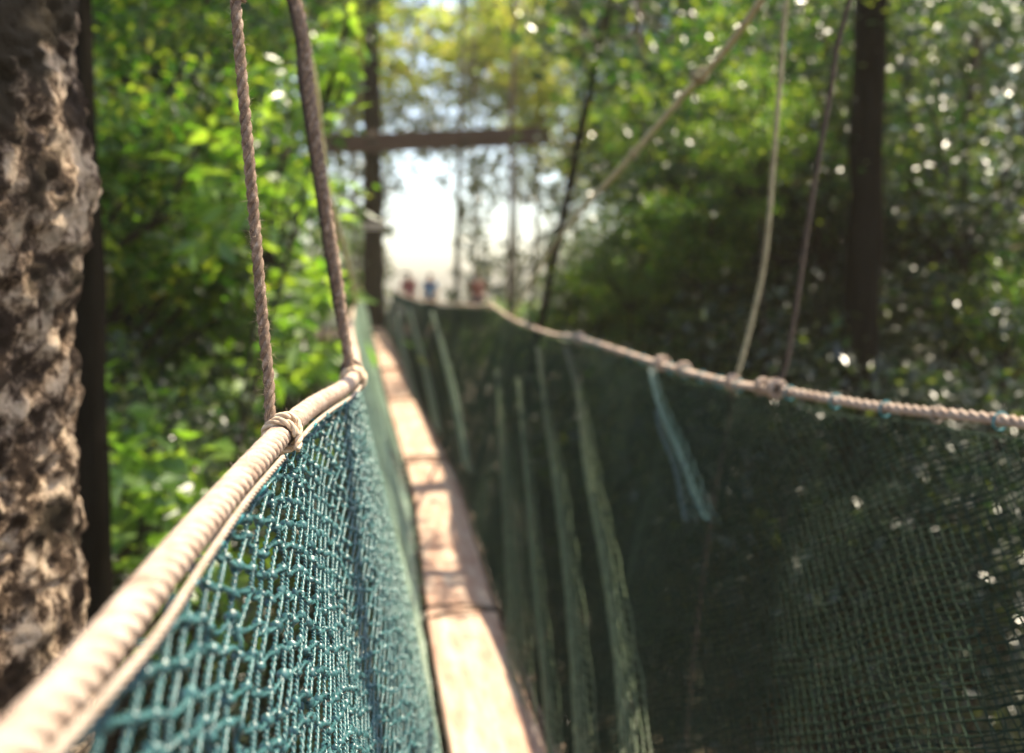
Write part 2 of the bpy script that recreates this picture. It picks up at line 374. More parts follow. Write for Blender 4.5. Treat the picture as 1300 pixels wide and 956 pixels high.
for px, Yd, zc, kind, s in [(180, 6.5, 12.4, 'dark', .55), (290, 7.2, 12.3, 'mid', .6), (350, 9.5, 12.0, 'bright', .6), (230, 10, 11.0, 'dark_b', .9), (400, 13, 11.6, 'bright_b', .7), (100, 8, 10.4, 'dark', .9), (330, 13, 9.4, 'dark', 1.1)]:
    T(px, Yd, zc, kind, s, db, next(lab_ls, 'leafy forest tree'), G_U, r=.06)
# right side: darker, against the light
lab_r = iter(['dark tree at the right edge above the handrail, right of the thick black trunk',
    'mid green tree just right of the dark hanging rope, upper half',
    'mid green tree left of the pale hanging rope, upper half',
    'dark tree in the lower right corner above the handrail',
    'dark tree behind the thick black trunk just above the handrail',
    'mid green tree above the handrail lashings, left of the pale rope',
    'dark tree between the pale and the dark hanging ropes, just above the handrail',
    'tall dark large leaved tree at the top right of the thick black trunk',
    
    'tall dark tree at the top left of the pale hanging rope',
    'mid green tree behind the knot of the diagonal rope',
    'tall mid green tree in the top right corner',
    'olive yellow tree behind the middle of the diagonal rope',
    'tall dark tree at the top edge right of the diagonal rope',
    
    'tall mid green tree at the top behind the thick black trunk',
    'mid green tree just above the middle of the right handrail'])
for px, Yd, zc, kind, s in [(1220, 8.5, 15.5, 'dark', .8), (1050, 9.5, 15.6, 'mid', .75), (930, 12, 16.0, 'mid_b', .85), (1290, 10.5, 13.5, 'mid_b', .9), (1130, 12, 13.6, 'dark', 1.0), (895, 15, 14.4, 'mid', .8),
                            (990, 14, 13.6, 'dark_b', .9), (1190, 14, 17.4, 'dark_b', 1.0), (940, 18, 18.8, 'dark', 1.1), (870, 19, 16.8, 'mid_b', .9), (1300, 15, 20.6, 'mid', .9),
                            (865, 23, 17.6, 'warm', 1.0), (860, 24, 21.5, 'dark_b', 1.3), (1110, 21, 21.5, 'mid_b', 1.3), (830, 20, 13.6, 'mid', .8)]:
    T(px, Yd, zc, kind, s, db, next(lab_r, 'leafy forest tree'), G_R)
lab_rl = iter(['low dark tree behind the net at the right edge',
    'low dark tree behind the net below the dark rope knot',
    'low mid green tree behind the net beside the pale rope knot',
    'low mid green tree behind the net below the lashings',
    'deep dark tree low behind the right part of the net',
    'deep dark tree low behind the net right of the teal bundle',
    'deep dark tree behind the net among the pale folds',
    'mid green tree deep behind the net at the lower right',
    'low mid green tree behind the net where the rail dips',
    'deep dark tree behind the net beside the planks'])
for px, Yd, zc, kind, s in [(1250, 7, 12.2, 'dark', .7), (1080, 8, 12.0, 'dark_b', .7), (940, 9, 12.0, 'mid', .7), (820, 11, 12.1, 'mid_b', .8), (1180, 9, 10.4, 'dark', 1.0), (1000, 12, 10.2, 'dark_b', 1.0),
                            (850, 15, 10.2, 'dark', 1.1), (1280, 12, 9.8, 'mid', 1.1), (730, 16, 11.8, 'mid_b', .8), (700, 12, 9.6, 'dark', .9)]:
    T(px, Yd, zc, kind, s, db, next(lab_rl, 'leafy forest tree'), G_U, r=.06)
for px, py, Yd, s_, l_ in ((800, 330, 11, .34, 'small bright sapling above the rail lashings'), (762, 385, 13, .30, 'small bright sapling just above the rail bend right of the leaning trunk'), (885, 300, 9, .26, 'small bright sapling left of the pale hanging rope, just above the handrail'),
        (965, 165, 8, .25, 'small bright leafy treetop left of the pale hanging rope in the upper half'), (1030, 150, 9, .32, 'bright leafy treetop between the pale and the dark hanging ropes'), (1085, 215, 10, .30, 'small bright leafy treetop just right of the dark hanging rope'),
        (1190, 250, 9, .28, 'small bright leafy treetop right of the thick black trunk at mid height'), (1275, 400, 8, .26, 'small bright sapling at the right edge just above the handrail'), (1225, 60, 10, .32, 'bright leafy treetop near the top right corner'),
        (830, 150, 14, .40, 'bright leafy treetop crossing behind the diagonal rope'), (930, 60, 12, .36, 'bright leafy treetop between the diagonal rope and the pale rope')):
    p = at(px, py, Yd); x_ = max(p[0], 1.6 + 2.6 * s_ + (0 if py < 500 else .3))
    tree(x_, Yd, p[2], ('bright_b', 'mid', 'bright')[int(px) % 3], s_ * .9, db, l_, 'bright small trees right of the walkway', r=.045, lean=(-1.2, 0), seed=px)
# recognisable trunks
T(1142, 7.2, 28.5, 'dark', 1.1, M['black_bark'], 'thick dark straight trunk right of the two hanging ropes', r=.19)
x0 = at(772, 50, 13)[0] - at(705, 410, 13)[0]
t = tree(at(772, 50, 13)[0] + .186 * (26.5 - at(772, 50, 13)[2]), 13, 26.5, 'warm', .8, M['black_bark'], 'slender dark trunk leaning right behind the diagonal rope', r=.085, lean=(4.9, 0), seed=8)
T(590, 26.8, 24.0, 'warm', 1.0, gb, 'slim grey green trunk standing in the bright sky opening', r=.13)
T(800, 17.5, 29.5, 'mid', .9, rb, 'thin reddish trunk just above the right net', r=.10)
T(660, 22, 27.0, 'warm', .8, rb, 'thin red brown trunk beside the smaller sky opening', r=.09)
T(1010, 11.5, 30.0, 'dark', 1.0, db, 'dark thin trunk behind the rightmost hanging rope', r=.08)
crown_mesh('broad', 260, 16, .85, M['leaf_broad'], 81, clump=.45)
for px, py, Yd, s_, ln, l_ in ((165, 705, 4.8, .22, 1.0, 'young plant with broad pale leaves low beside the knobbly trunk'), (120, 620, 5.6, .26, 1.2, 'young plant with broad leaves in shade behind the knobbly trunk'),
        (412, 95, 6.0, .15, 3.0, 'thin tree whose bright broad leaves hang beside the second rope at the top'), (370, 470, 8.5, .30, .8, 'small plant with bright broad leaves just beyond the sharp knot'), (340, 250, 6.5, .22, 2.2, 'thin tree with bright broad leaves between the two near hanging ropes')):
    p = at(px, py, Yd); tree(p[0], p[1], p[2], 'broad', s_, db, l_, r=.03, lean=(ln, 0), name='broad_leaved_tree', seed=py)
# canopy over the far platform, back-lit and warm
lab_c = iter([
    'yellow green tree top above the middle of the crossbeam',
    'yellow green treetop high on the right of the bright glow',
    'yellow green tree left of the black far trunk, level with the crossbeam',
    'olive tree right of the end of the crossbeam',
    'yellow green tall tree at the top edge above the black far trunk',
    'yellow green tall tree at the top edge left of the bright glow',
    'yellow green tall tree at the top behind the second hanging rope',
    'yellow green tall tree at the top beside the leaning black trunk',
            'bright green tree just left of the black far trunk',
    'mid green tree top above the smaller sky opening',
    'bright green tree beside the far end of the left net',
    'mid green tree right of the leaning black trunk, far off',
    'low bright green treetop below the smaller sky opening',
    'low bright green treetop behind the people'])
for px, Yd, zc, kind, s, zs in [(602, 30, 20.9, 'warm', .85, .75), (660, 36, 22.9, 'warm', 1.1, .6), (450, 27, 19.6, 'warm', .8, .9), (730, 28, 18.6, 'warm', .9, .9), (450, 33, 22.8, 'warm', 1.1, .8), (405, 29, 21.5, 'warm', .8, .9), (690, 28, 22.3, 'warm', 1.0, .8), 
                                (385, 24, 16.8, 'bright', .7, .9), (660, 33, 21.5, 'mid', 1.1, .8), (395, 30, 14.6, 'bright', .9, .9), (790, 31, 14.6, 'mid', .9, 1), (640, 34, 12.2, 'bright', .9, .6), (570, 38, 11.8, 'bright', .9, .6)]:
    T(px, Yd, zc, kind, s, gb, next(lab_c, 'leafy forest tree'), G_C, zscale=zs)

# tree holding the far platform and beam
px, Yd = 473, 24.6
post = tree(at(px, 358, Yd)[0], Yd, 25.0, 'warm', 1.0, M['black_bark'], 'dark upright trunk carrying the far end of the walkway', r=.42, seed=77)

# far forest: one mass with openings where the sky shows
rng = np.random.default_rng(99)
N = 150000
az = rng.uniform(R(-34), R(50), N); dist = rng.uniform(44, 78, N) ; 
top = 40 + 3 * np.sin(az * 23) + 2 * np.sin(az * 61)
z = rng.uniform(-1, 1, N) ** 1 * 0 + rng.uniform(0, 1, N) * top
x = dist * np.sin(az); y = dist * np.cos(az); el = np.degrees(np.arctan2(z - EYE, dist)); azd = np.degrees(az)
def blob(a, e, ra, re): return ((azd - a) / ra) ** 2 + ((el - e) / re) ** 2 < 1 + .35 * np.sin(azd * 5.1 + el * 3.3) + .2 * np.sin(azd * 13 - el * 9)
gap = blob(3.6, 2.6, 2.3, 4.6) | blob(8.6, 3.4, 1.7, 1.4) | blob(4.4, 17.0, 2.8, 2.0) | blob(33.3, 7.0, 1.6, 3.2) | blob(.9, 4.2, .5, .7) | blob(32.5, 15, 1.2, 1.0) | blob(24.5, 12, 1.5, 3.4) | blob(29, 9, 1.0, 2.0) | blob(10, 12, 1.2, 1.5) | blob(-3, 13, .8, 1.2)
keep = ~gap & (rng.random(N) < (.55 + .45 * (np.sin(azd * 1.7 + el * .9) * np.sin(el * 1.3 - azd * .6) > -.55)) * np.where(el > -1, np.where((azd > -2) & (azd < 13), .85, .5), 1))
V, Tt = leaf_cloud(np.stack([x, y, z], 1)[keep], .62, 98, aspect=.6)
M['leaf_far'] = leaf_mat('far_leaf', [(0, (.015, .025, .01)), (.6, (.03, .04, .015)), (1, (.08, .08, .03))], [(0, (.03, .07, .01)), (.6, (.07, .12, .02)), (1, (.22, .24, .05))], .3, .3)
fo = link('far_forest', np_mesh('far_forest', V, Tt, False), M['leaf_far']); tag(fo, 'hazy wall of far leafy forest behind all the nearer trees', 'forest', kind='stuff')
# undergrowth
N = 60000; rr = rng.uniform(2, 44, N); aa = rng.uniform(R(-60), R(70), N); x = rr * np.sin(aa); y = rr * np.cos(aa) + 1
zz = ground_z(x, y) + rng.random(N) ** 2 * 2.2
V, Tt = leaf_cloud(np.stack([x, y, zz], 1), .34, 97, aspect=.4)
ug = link('undergrowth', np_mesh('undergrowth', V, Tt, False), M['leaf_dark']); tag(ug, 'dark leafy undergrowth covering the forest floor', 'undergrowth', kind='stuff')

# ------------------------------------------------------------------ walkway curves: (Y, x, drop below the eye)
def curve(pts, rough=0):
    P = smooth_path([(p[1], p[0], -p[2]) for p in pts], .05)
    def f(y): return np.interp(y, P[:, 1], P[:, 0]), np.interp(y, P[:, 1], P[:, 2]) + EYE
    return f, P
def px_pts(L): return [(Yd, at(px, py, Yd)[0], EYE - at(px, py, Yd)[2]) for px, py, Yd in L]
L_PTS = [(-2.0, -.26, .05), (-.6, -.235, .17), (.2, -.175, .205)] + px_pts([(92, 866, .53), (163, 782, .605), (250, 672, .79), (356, 552, 1.13), (395, 517, 1.4), (448, 480, 1.86),
        (449, 445, 2.9), (446, 414, 5.2), (449, 386, 10.5), (452, 374, 17), (459, 366, 24.2)])
R_PTS = [(-2.0, 1.1, .05), (.4, 1.12, .20)] + px_pts([(1300, 537, 1.70), (1200, 525, 1.92), (1100, 514, 2.18), (990, 495, 2.5), (928, 486, 2.86), (838, 462, 3.6), (735, 429, 4.85), (700, 424, 5.6), (652, 406, 6.9),
        (622, 388, 8.3), (595, 388, 9.6), (540, 382, 13.5), (515, 376, 17.5), (499, 366, 24.2)])
fL, PL = curve(L_PTS); fR, PR = curve(R_PTS)
C_PTS = [(-2, .385, 1.40), (3.4, .385, 1.385), (5.2, .42, 1.36), (6.4, .42, 1.25), (10, .37, 1.14), (15.5, .35, 1.05), (24.3, .33, 1.13)]
fC, PC = curve(C_PTS)
def world(P): Q = P.copy(); Q[:, 2] += EYE; return Q
WL, WR = world(PL), world(PR)
HALF = .142

# ------------------------------------------------------------------ planks
wk = empty('walkway', (.385, 0, float(fC(0)[1]))); tag(wk, 'narrow sunlit plank walkway running between the two nets to the far trunk', 'walkway')
def local(root, V): return V - np.array(root.location)
rng = np.random.default_rng(12)
y = -1.55; kpl = 0
while y < 24.2:
    L = 2.75; y1 = min(y + L, 24.3)
    mb = MB(); ys = np.linspace(y + .0, y1 - .02 + .10, 24)
    cx, cz = fC(ys); off = rng.normal() * .006; tw = rng.normal() * .004
    prof = np.array([(-HALF, -.018), (-HALF, .012), (-HALF + .006, .018), (HALF - .006, .018), (HALF, .012), (HALF, -.018)])
    jz = (kpl % 2) * .014
    V = np.stack([cx[:, None] + off + prof[None, :, 0], np.broadcast_to(ys[:, None], (len(ys), 6)), cz[:, None] + jz + prof[None, :, 1] + tw * prof[None, :, 0] / HALF + .0015 * rng.normal(size=(len(ys), 1))], -1).reshape(-1, 3)
    i, j = np.meshgrid(np.arange(len(ys) - 1), np.arange(6), indexing='ij'); i = i.ravel(); j = j.ravel(); k = (j + 1) % 6
    Q = np.stack([i*6+j, i*6+k, (i+1)*6+k, (i+1)*6+j], 1)
    e = (len(ys) - 1) * 6
    Q = np.concatenate([Q, [[0, 1, 2, 5], [2, 3, 4, 5], [e+5, e+2, e+1, e], [e+5, e+4, e+3, e+2]]])
    mb.add(local(wk, V), Q); mb.build('plank', M['plank'], wk, smooth=False)
    # tie rope over the joint
    if kpl and y > 2:
        q = np.array([[-HALF - .02, -.02], [-HALF - .012, .03], [0, .05], [HALF + .012, .03], [HALF + .02, -.02]])
        for dy, sk in ((.02, .05), (.09, -.05)):
            c0, z0 = fC(y + dy)
            P = [(c0 + a, y + dy + sk * a / HALF * .6, z0 + b) for a, b in q]
            tb = MB(); rope_mesh(tb, local(wk, np.array(P)), .007, 3, .045, .006, 5); tb.build('tie_rope', M['dark_rope'], wk)
    y += L; kpl += 1
# rungs of the rope ladder the planks lie on
for y in np.arange(-1.5, 24.2, .55):
    c0, z0 = fC(y); mb = MB(); mb.tube(local(wk, np.array([(c0 - .21, y, z0 - .035), (c0, y, z0 - .04), (c0 + .21, y, z0 - .035)])), .018, 8); mb.build('rung', M['deck'], wk)
for sgn in (-1, 1):
    mb = MB(); ys = np.arange(-1.9, 24.4, .25); cx, cz = fC(ys)
    rope_mesh(mb, local(wk, np.stack([cx + sgn * .175, ys, cz - .03], 1)), .012, 3, .12, .03, 5); mb.build('side_rope', M['rail'], wk)

# ------------------------------------------------------------------ nets
def net_surface(side, yy, t, sd=0):
    """t 0 at the handrail, 1 at the edge of the planks"""
    rx, rz = (fL if side < 0 else fR)(yy); cx, cz = fC(yy); bx = cx + side * (HALF + .02); bz = cz - .02
    rz = rz - .022
    x = rx + (bx - rx) * t; z = rz + (bz - rz) * t
    if side < 0:
        x = x + .030 * np.sin(math.pi * t) * np.sin(yy * 3.1 + .4 + t * 1.2) * np.clip((yy - .9) / .8, 0, 1) - .02 * np.sin(math.pi * t)
        z = z + .006 * np.sin(yy * 17 + t * 20)
        amp = np.clip((yy - 2.2) / 1.5, 0, 1)
        x = x + amp * .03 * np.sin(math.pi * t) * np.sin(yy * 7 + 2)
    else:
        x = x + .05 * np.sin(math.pi * t) * np.sin(yy * 1.9 + t * 1.5) + .02 * np.sin(math.pi * np.clip(t, 0, 1)) * np.sin(yy * 6.1 + t * 3 + sd)
        z = z + .004 * np.sin(yy * 13 + t * 16)
    return np.stack([x, yy, z], -1)
def net_nodes(side, y0, y1, W, rows, seed, jit, inset=0.0, shear=0.0):
    rng = np.random.default_rng(seed); nc = int((y1 - y0) / W)
    J, I = np.meshgrid(np.arange(rows + 1), np.arange(nc), indexing='ij')
    U = y0 + (I + .5 * (J % 2)) * W + rng.normal(size=I.shape) * W * jit; t = J / rows + rng.normal(size=I.shape) * jit * .35 / rows
    t[0] = 0; U = U + shear * t
    P = net_surface(side, U, np.clip(t, 0, 1), seed)
    if inset: P[..., 0] += -side * inset
    P[..., 2] -= .01 * (t == 0)
    bars = []
    for j in range(rows):
        o = j % 2
        a = np.arange(nc)
        bars.append(np.stack([j * nc + a, (j + 1) * nc + a], 1))
        b = a + (1 if o else -1); ok = (b >= 0) & (b < nc)
        bars.append(np.stack([j * nc + a[ok], (j + 1) * nc + b[ok]], 1))
    return P.reshape(-1, 3), np.concatenate(bars)
def prisms(A, B, r, sides, sag=0.0, seg=1, twist=None):
    """a thin cord for every pair A[i] B[i] in one go"""
    n = len(A); D = B - A; L = np.linalg.norm(D, axis=1)[:, None] + 1e-9; Dn = D / L
    h = np.array([.3, .2, 1.0]); S = np.cross(Dn, h); S /= np.linalg.norm(S, axis=1)[:, None]; U = np.cross(S, Dn)
    r = np.broadcast_to(r, (n,))[:, None, None, None]
    s = np.linspace(0, 1, seg + 1); C = A[:, None] + D[:, None] * s[None, :, None]
    if sag is not None:
        sg = np.broadcast_to(sag, (n,)) if np.ndim(sag) <= 1 else sag
        C = C + (np.sin(math.pi * s)[None, :, None] * sg[:, None, None]) * U[:, None]
    if twist is not None:
        ph, ro, turns = twist; an = s[None, :] * turns * 2 * math.pi + np.broadcast_to(ph, (n,))[:, None]
        C = C + ro * (np.cos(an)[..., None] * S[:, None] + np.sin(an)[..., None] * U[:, None])
    a = np.arange(sides) / sides * 2 * math.pi
    V = C[:, :, None] + r * (np.cos(a)[None, None, :, None] * S[:, None, None] + np.sin(a)[None, None, :, None] * U[:, None, None])
    m = (seg + 1) * sides; V = V.reshape(-1, 3)
    i, j = np.meshgrid(np.arange(seg), np.arange(sides), indexing='ij'); i = i.ravel(); j = j.ravel(); k = (j + 1) % sides
    q = np.stack([i*sides+j, i*sides+k, (i+1)*sides+k, (i+1)*sides+j], 1)
    Q = (np.arange(n)[:, None, None] * m + q[None]).reshape(-1, 4)
    return V, Q
def knots(P, r, seed, nu=6, nv=4):
    """lumpy little knots: squashed balls with a crossing ridge"""
    rng = np.random.default_rng(seed)
    th = np.linspace(.15, math.pi - .15, nv + 1); ph = np.arange(nu) / nu * 2 * math.pi
    TH, PH = np.meshgrid(th, ph, indexing='ij'); S = np.stack([np.sin(TH) * np.cos(PH), np.sin(TH) * np.sin(PH), np.cos(TH)], -1).reshape(-1, 3)
    sc_ = rng.uniform(.75, 1.25, (len(P), 1, 3)) * r
    V = (P[:, None] + S[None] * sc_ + rng.normal(size=(len(P), len(S), 3)) * r * .10).reshape(-1, 3)
    i, j = np.meshgrid(np.arange(nv), np.arange(nu), indexing='ij'); i = i.ravel(); j = j.ravel(); k = (j + 1) % nu
    q = np.stack([i*nu+j, (i+1)*nu+j, (i+1)*nu+k, i*nu+k], 1)
    return V, (np.arange(len(P))[:, None, None] * len(S) + q[None]).reshape(-1, 4)

netL = empty('safety_net', (-.1, 0, 0)); tag(netL, 'teal knotted net hanging from the left handrail, sunlit on the inside', 'net')
off = np.array(netL.location)
W_, ROWS = .066, 90
# near part, twisted double cords and knots
P, bars = net_nodes(-1, -.6, 2.5, W_, ROWS, 4, .13, shear=.0)
rng = np.random.default_rng(6)
nb = len(bars); ph = rng.uniform(0, 6.28, nb); sag = rng.normal(size=nb) * .0026
mb = MB(); mb.add(*prisms(P[bars[:, 0]] - off, P[bars[:, 1]] - off, .0016, 5, sag, 10, (ph, .0015, 2.6)))
mb.add(*prisms(P[bars[:, 0]] - off, P[bars[:, 1]] - off, .0016, 5, sag, 10, (ph + math.pi, .0015, 2.6)))
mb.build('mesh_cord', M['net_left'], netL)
kb = MB(); kb.add(*knots(P - off, .0060, 8))
d = rng.normal(size=(len(P), 3)); d /= np.linalg.norm(d, axis=1)[:, None]
kb.add(*prisms(P - d * .0065 - off, P + d * .0065 - off, .0018, 5, .0026, 4)); kb.build('knots', M['net_left'], netL)
# the rest of it
P, bars = net_nodes(-1, 2.5, 24.0, .06, 90, 14, .06)
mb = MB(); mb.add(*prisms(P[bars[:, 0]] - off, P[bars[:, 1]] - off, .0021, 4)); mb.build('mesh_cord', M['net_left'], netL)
# pale edging cord just under the handrail
def rail_offset(PP, dx, dz, y0, y1):
    Q = PP[(PP[:, 1] >= y0) & (PP[:, 1] <= y1)].copy(); Q[:, 0] += dx; Q[:, 2] += dz; return Q
Q = rail_offset(WL, .0165, -.009, -.5, 1.05); Q[:, 0] += .002 * np.sin(Q[:, 1] * 25); Q[:, 2] += .0025 * np.sin(Q[:, 1] * 31)
mb = MB(); rope_mesh(mb, Q[::3] - off, .0036, 3, .03, .004, 6); mb.build('edging_cord', M['cord'], netL)
Q = rail_offset(WL, .014, -.014, 1.19, 3.5); mb = MB(); mb.tube(smooth_path(Q[::3] - off, .02), .0032, 6); mb.build('edging_cord', M['cord'], netL)

netR = empty('safety_net', (1.0, 0, 0)); tag(netR, 'dark green net hanging from the right handrail, shaded and see-through', 'net')
off = np.array(netR.location)
P, bars = net_nodes(1, .6, 10.0, .036, 118, 24, .09)
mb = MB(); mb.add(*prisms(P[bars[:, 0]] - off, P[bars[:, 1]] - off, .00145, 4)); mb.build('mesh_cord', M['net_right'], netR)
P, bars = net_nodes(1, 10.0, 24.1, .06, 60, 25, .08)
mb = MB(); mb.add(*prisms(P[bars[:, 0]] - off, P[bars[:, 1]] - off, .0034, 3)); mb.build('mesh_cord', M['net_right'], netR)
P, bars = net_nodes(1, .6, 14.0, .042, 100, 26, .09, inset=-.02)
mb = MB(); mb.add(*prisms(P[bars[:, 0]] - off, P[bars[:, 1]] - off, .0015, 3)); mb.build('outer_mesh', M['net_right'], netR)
# gathered folds of netting, pulled tight down to the planks
def on_net(px, py):
    """point of the right net on the sight line through px, py"""
    lo, hi = .8, 24.0
    for _ in range(60):
        m = (lo + hi) / 2; p = at(px, py, m); rx, rz = fR(m); cx, cz = fC(m); t = (rz - p[2]) / (rz - cz); sx = rx + (cx + HALF - rx) * t
        if p[0] > sx: hi = m
        else: lo = m
    return at(px, py, m) + np.array([-.03, 0, 0])
def fold(pxs, w0, w1, seed, m='net_fold', dens=14):
    C = smooth_path([on_net(*p) for p in pxs], .012); rng = np.random.default_rng(seed)
    tt = np.linspace(0, 1, len(C)); wd = (1.0 if dens > 25 else 3.2) * (w0 + (w1 - w0) * tt) * np.clip(tt * 2.2, .08, 1)
    mb = MB()
    for k in range(dens):                     # cords running down the fold
        a = (k / (dens - 1) - .5) * 2; a = a * abs(a) ** .35; bulge = .022 * math.sqrt(max(0, 1 - a * a))
        P = C.copy(); P[:, 1] += a * wd * .5; P[:, 0] += -bulge + .003 * np.sin(tt * 60 + k * 2.1); P[:, 1] += .02 * np.sin(tt * 9 + seed) ; P[:, 1] += .003 * np.sin(tt * len(C) * .4 + k * math.pi)
        mb.tube(P[::2] - off, .0014, 4, False)
    for i in range(0, len(C), 4):             # crossing cords
        a = np.linspace(-1, 1, 7); P = np.repeat(C[i][None], 7, 0); P[:, 1] += a * wd[i] * .5 + .02 * math.sin(tt[i] * 9 + seed); P[:, 0] += -.022 * np.sqrt(np.clip(1 - a * a, 0, 1)); P[:, 2] += .004 * np.cos(a * 9 + i)
        mb.tube(P - off, .0015, 3, False)
    mb.build('gathered_fold', M[m], netR)
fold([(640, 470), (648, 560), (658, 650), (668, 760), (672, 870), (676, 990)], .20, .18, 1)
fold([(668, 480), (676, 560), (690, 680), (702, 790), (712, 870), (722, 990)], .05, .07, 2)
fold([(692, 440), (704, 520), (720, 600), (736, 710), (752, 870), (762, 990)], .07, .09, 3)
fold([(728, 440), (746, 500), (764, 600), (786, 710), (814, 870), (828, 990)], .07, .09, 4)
fold([(840, 466), (842, 478), (868, 545), (895, 610), (921, 660)], .03, .035, 5, 'net_tie')
fold([(850, 520), (868, 575), (886, 628), (896, 665)], .012, .018, 6, 'net_tie', dens=10)
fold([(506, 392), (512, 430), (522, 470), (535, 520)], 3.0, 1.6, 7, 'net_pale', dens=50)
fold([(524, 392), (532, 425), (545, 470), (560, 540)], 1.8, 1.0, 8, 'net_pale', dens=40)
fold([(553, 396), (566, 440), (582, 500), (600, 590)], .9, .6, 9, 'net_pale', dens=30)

# ------------------------------------------------------------------ handrails
hl = empty('handrail_rope', WL[0]); tag(hl, 'thick pale left handrail rope coming towards the camera from the far trunk', 'handrail rope')
off = np.array(hl.location)
near = WL[WL[:, 1] < 3.2]; far = WL[WL[:, 1] >= 3.15]
mb = MB(); Pn = rope_mesh(mb, near[::3] - off, .0138, 4, .070, .0035, 9, .03, 3); mb.build('laid_strands', M['rail'], hl)
mb = MB(); fuzz(mb, Pn[(Pn[:, 1] + off[1] > .3)], .0138, 2600, .009, 5); mb.build('fibres', M['cord'], hl)
mb = MB(); rope_mesh(mb, far[::4] - off, .014, 3, .11, .02, 6); mb.build('laid_strands', M['rail'], hl)
# net lashings that bite into the near rope
rng = np.random.default_rng(31)
for yv in (.62, .70, .79, .86, .95, 1.02, 1.3, 1.42, 1.56, 1.7):
    xx, zz = fL(yv); c = np.array([xx, yv, zz]) + [0.004, 0, -.004]
    a = np.linspace(-1.6, .1, 10); P = np.stack([c[0] + .0165 * np.sin(a + 1.1), c[1] + .004 * np.sin(a * 2), c[2] - .017 * np.cos(a + 1.1) * 1.0], 1)
    mb = MB(); mb.tube(smooth_path(P - np.array([-.1, 0, 0]), .003), .0016, 5); mb.build('lashing', M['teal_tie'], netL)
hr = empty('handrail_rope', WR[0]); tag(hr, 'long pale right handrail rope sagging along the top of the dark green net', 'handrail rope')
off = np.array(hr.location)
mb = MB(); rope_mesh(mb, WR[(WR[:, 1] < 9)][::3] - off, .0125, 3, .085, .008, 7, .03, 7); mb.build('laid_strands', M['rail'], hr)
mb = MB(); rope_mesh(mb, WR[(WR[:, 1] > 8.95)][::4] - off, .016, 3, .11, .02, 6); mb.build('laid_strands', M['rail'], hr)
rng = np.random.default_rng(33)
for yv in np.arange(1.6, 5.2, .17):
    xx, zz = fR(yv); a = np.linspace(0, 6.0, 14)
    P = np.stack([xx + .016 * np.cos(a), yv + .006 * a / 6 + 0 * a, zz - .004 + .018 * np.sin(a)], 1) - np.array(netR.location)
    mb = MB(); mb.tube(P, .0022, 5); mb.build('lashing', M['teal_tie' if rng.random() < .6 else 'cord'], netR)

# ------------------------------------------------------------------ suspension cables
def cable(pts, label, rad, m, knotpts=()):
    P = np.array([at(*p) if len(p) == 3 else p[1:] for p in pts]); root = empty('suspension_rope', P[0]); tag(root, label, 'suspension rope')
    mb = MB(); rope_mesh(mb, P - P[0], rad, 3, rad * 8, rad, 6); mb.build('laid_strands', m, root)
    for k in knotpts: coil(k, P[1] - P[0], rad, .006, 3, M['cable'], root, 'knot')
    return root
def coil(c, axis, rin, rc, turns, m, root, name='knot', seed=0, tilt=.35):
    """rope wound round another rope"""
    ax = np.array(axis, float); ax /= np.linalg.norm(ax); h = np.array([0, 0, 1.0]) if abs(ax[2]) < .8 else np.array([1.0, 0, 0])
    s = np.cross(ax, h); s /= np.linalg.norm(s); u = np.cross(s, ax)
    a = np.linspace(0, turns * 2 * math.pi, int(turns * 22)); rr = rin + rc * (.95 + .25 * np.sin(a * .77 + seed))
    P = np.asarray(c) + rr[:, None] * (np.cos(a)[:, None] * s + np.sin(a)[:, None] * u) + ax * ((a / a[-1] - .5) * turns * rc * 1.7 + tilt * rin * np.sin(a + seed))[:, None]
    mb = MB(); rope_mesh(mb, P[::2] - np.array(root.location), rc, 3, rc * 7, rc * .55, 5); return mb.build(name, m, root)
top_l = ('w', -.34, 1.05, EYE + 1.36)
dA, dB = at(730, 275, 4.95), at(966, 0, 2.72)
def lin(t): return dA + (dB - dA) * t - np.array([0, 0, .02 * math.sin(math.pi * t)])
cR = cable([(650, 400, 7.0), (690, 330, 5.75), (730, 275, 4.95), ('w', *lin(.35)), ('w', *lin(.7)), (966, 0, 2.72), ('w', 1.25, 1.2, EYE + 1.5), ('w', 1.35, -1.2, EYE + 2.6)],
      'knotted diagonal suspension rope climbing from the right handrail to the upper right', .0125, M['olive_cable'])
cL = cable([(452, 384, 9.0), (443, 340, 6.2), (429, 291, 4.7), (412, 225, 3.9), (388, 60, 2.95), ('w', -.26, 1.95, EYE + .98), top_l, ('w', -.42, -.8, EYE + 2.3)],
      'pale olive suspension rope above the left handrail, behind the two hanging ropes', .016, M['pale_cable'])
coil(lin(.785), dB - dA, .0125, .008, 3, M['cable'], cR)
coil(lin(.45), dB - dA, .0125, .004, 2, M['cable'], cR)
kn = coil(at(449, 380, 8.6), (0, 1, .1), .02, .02, 2, M['rail'], cL)

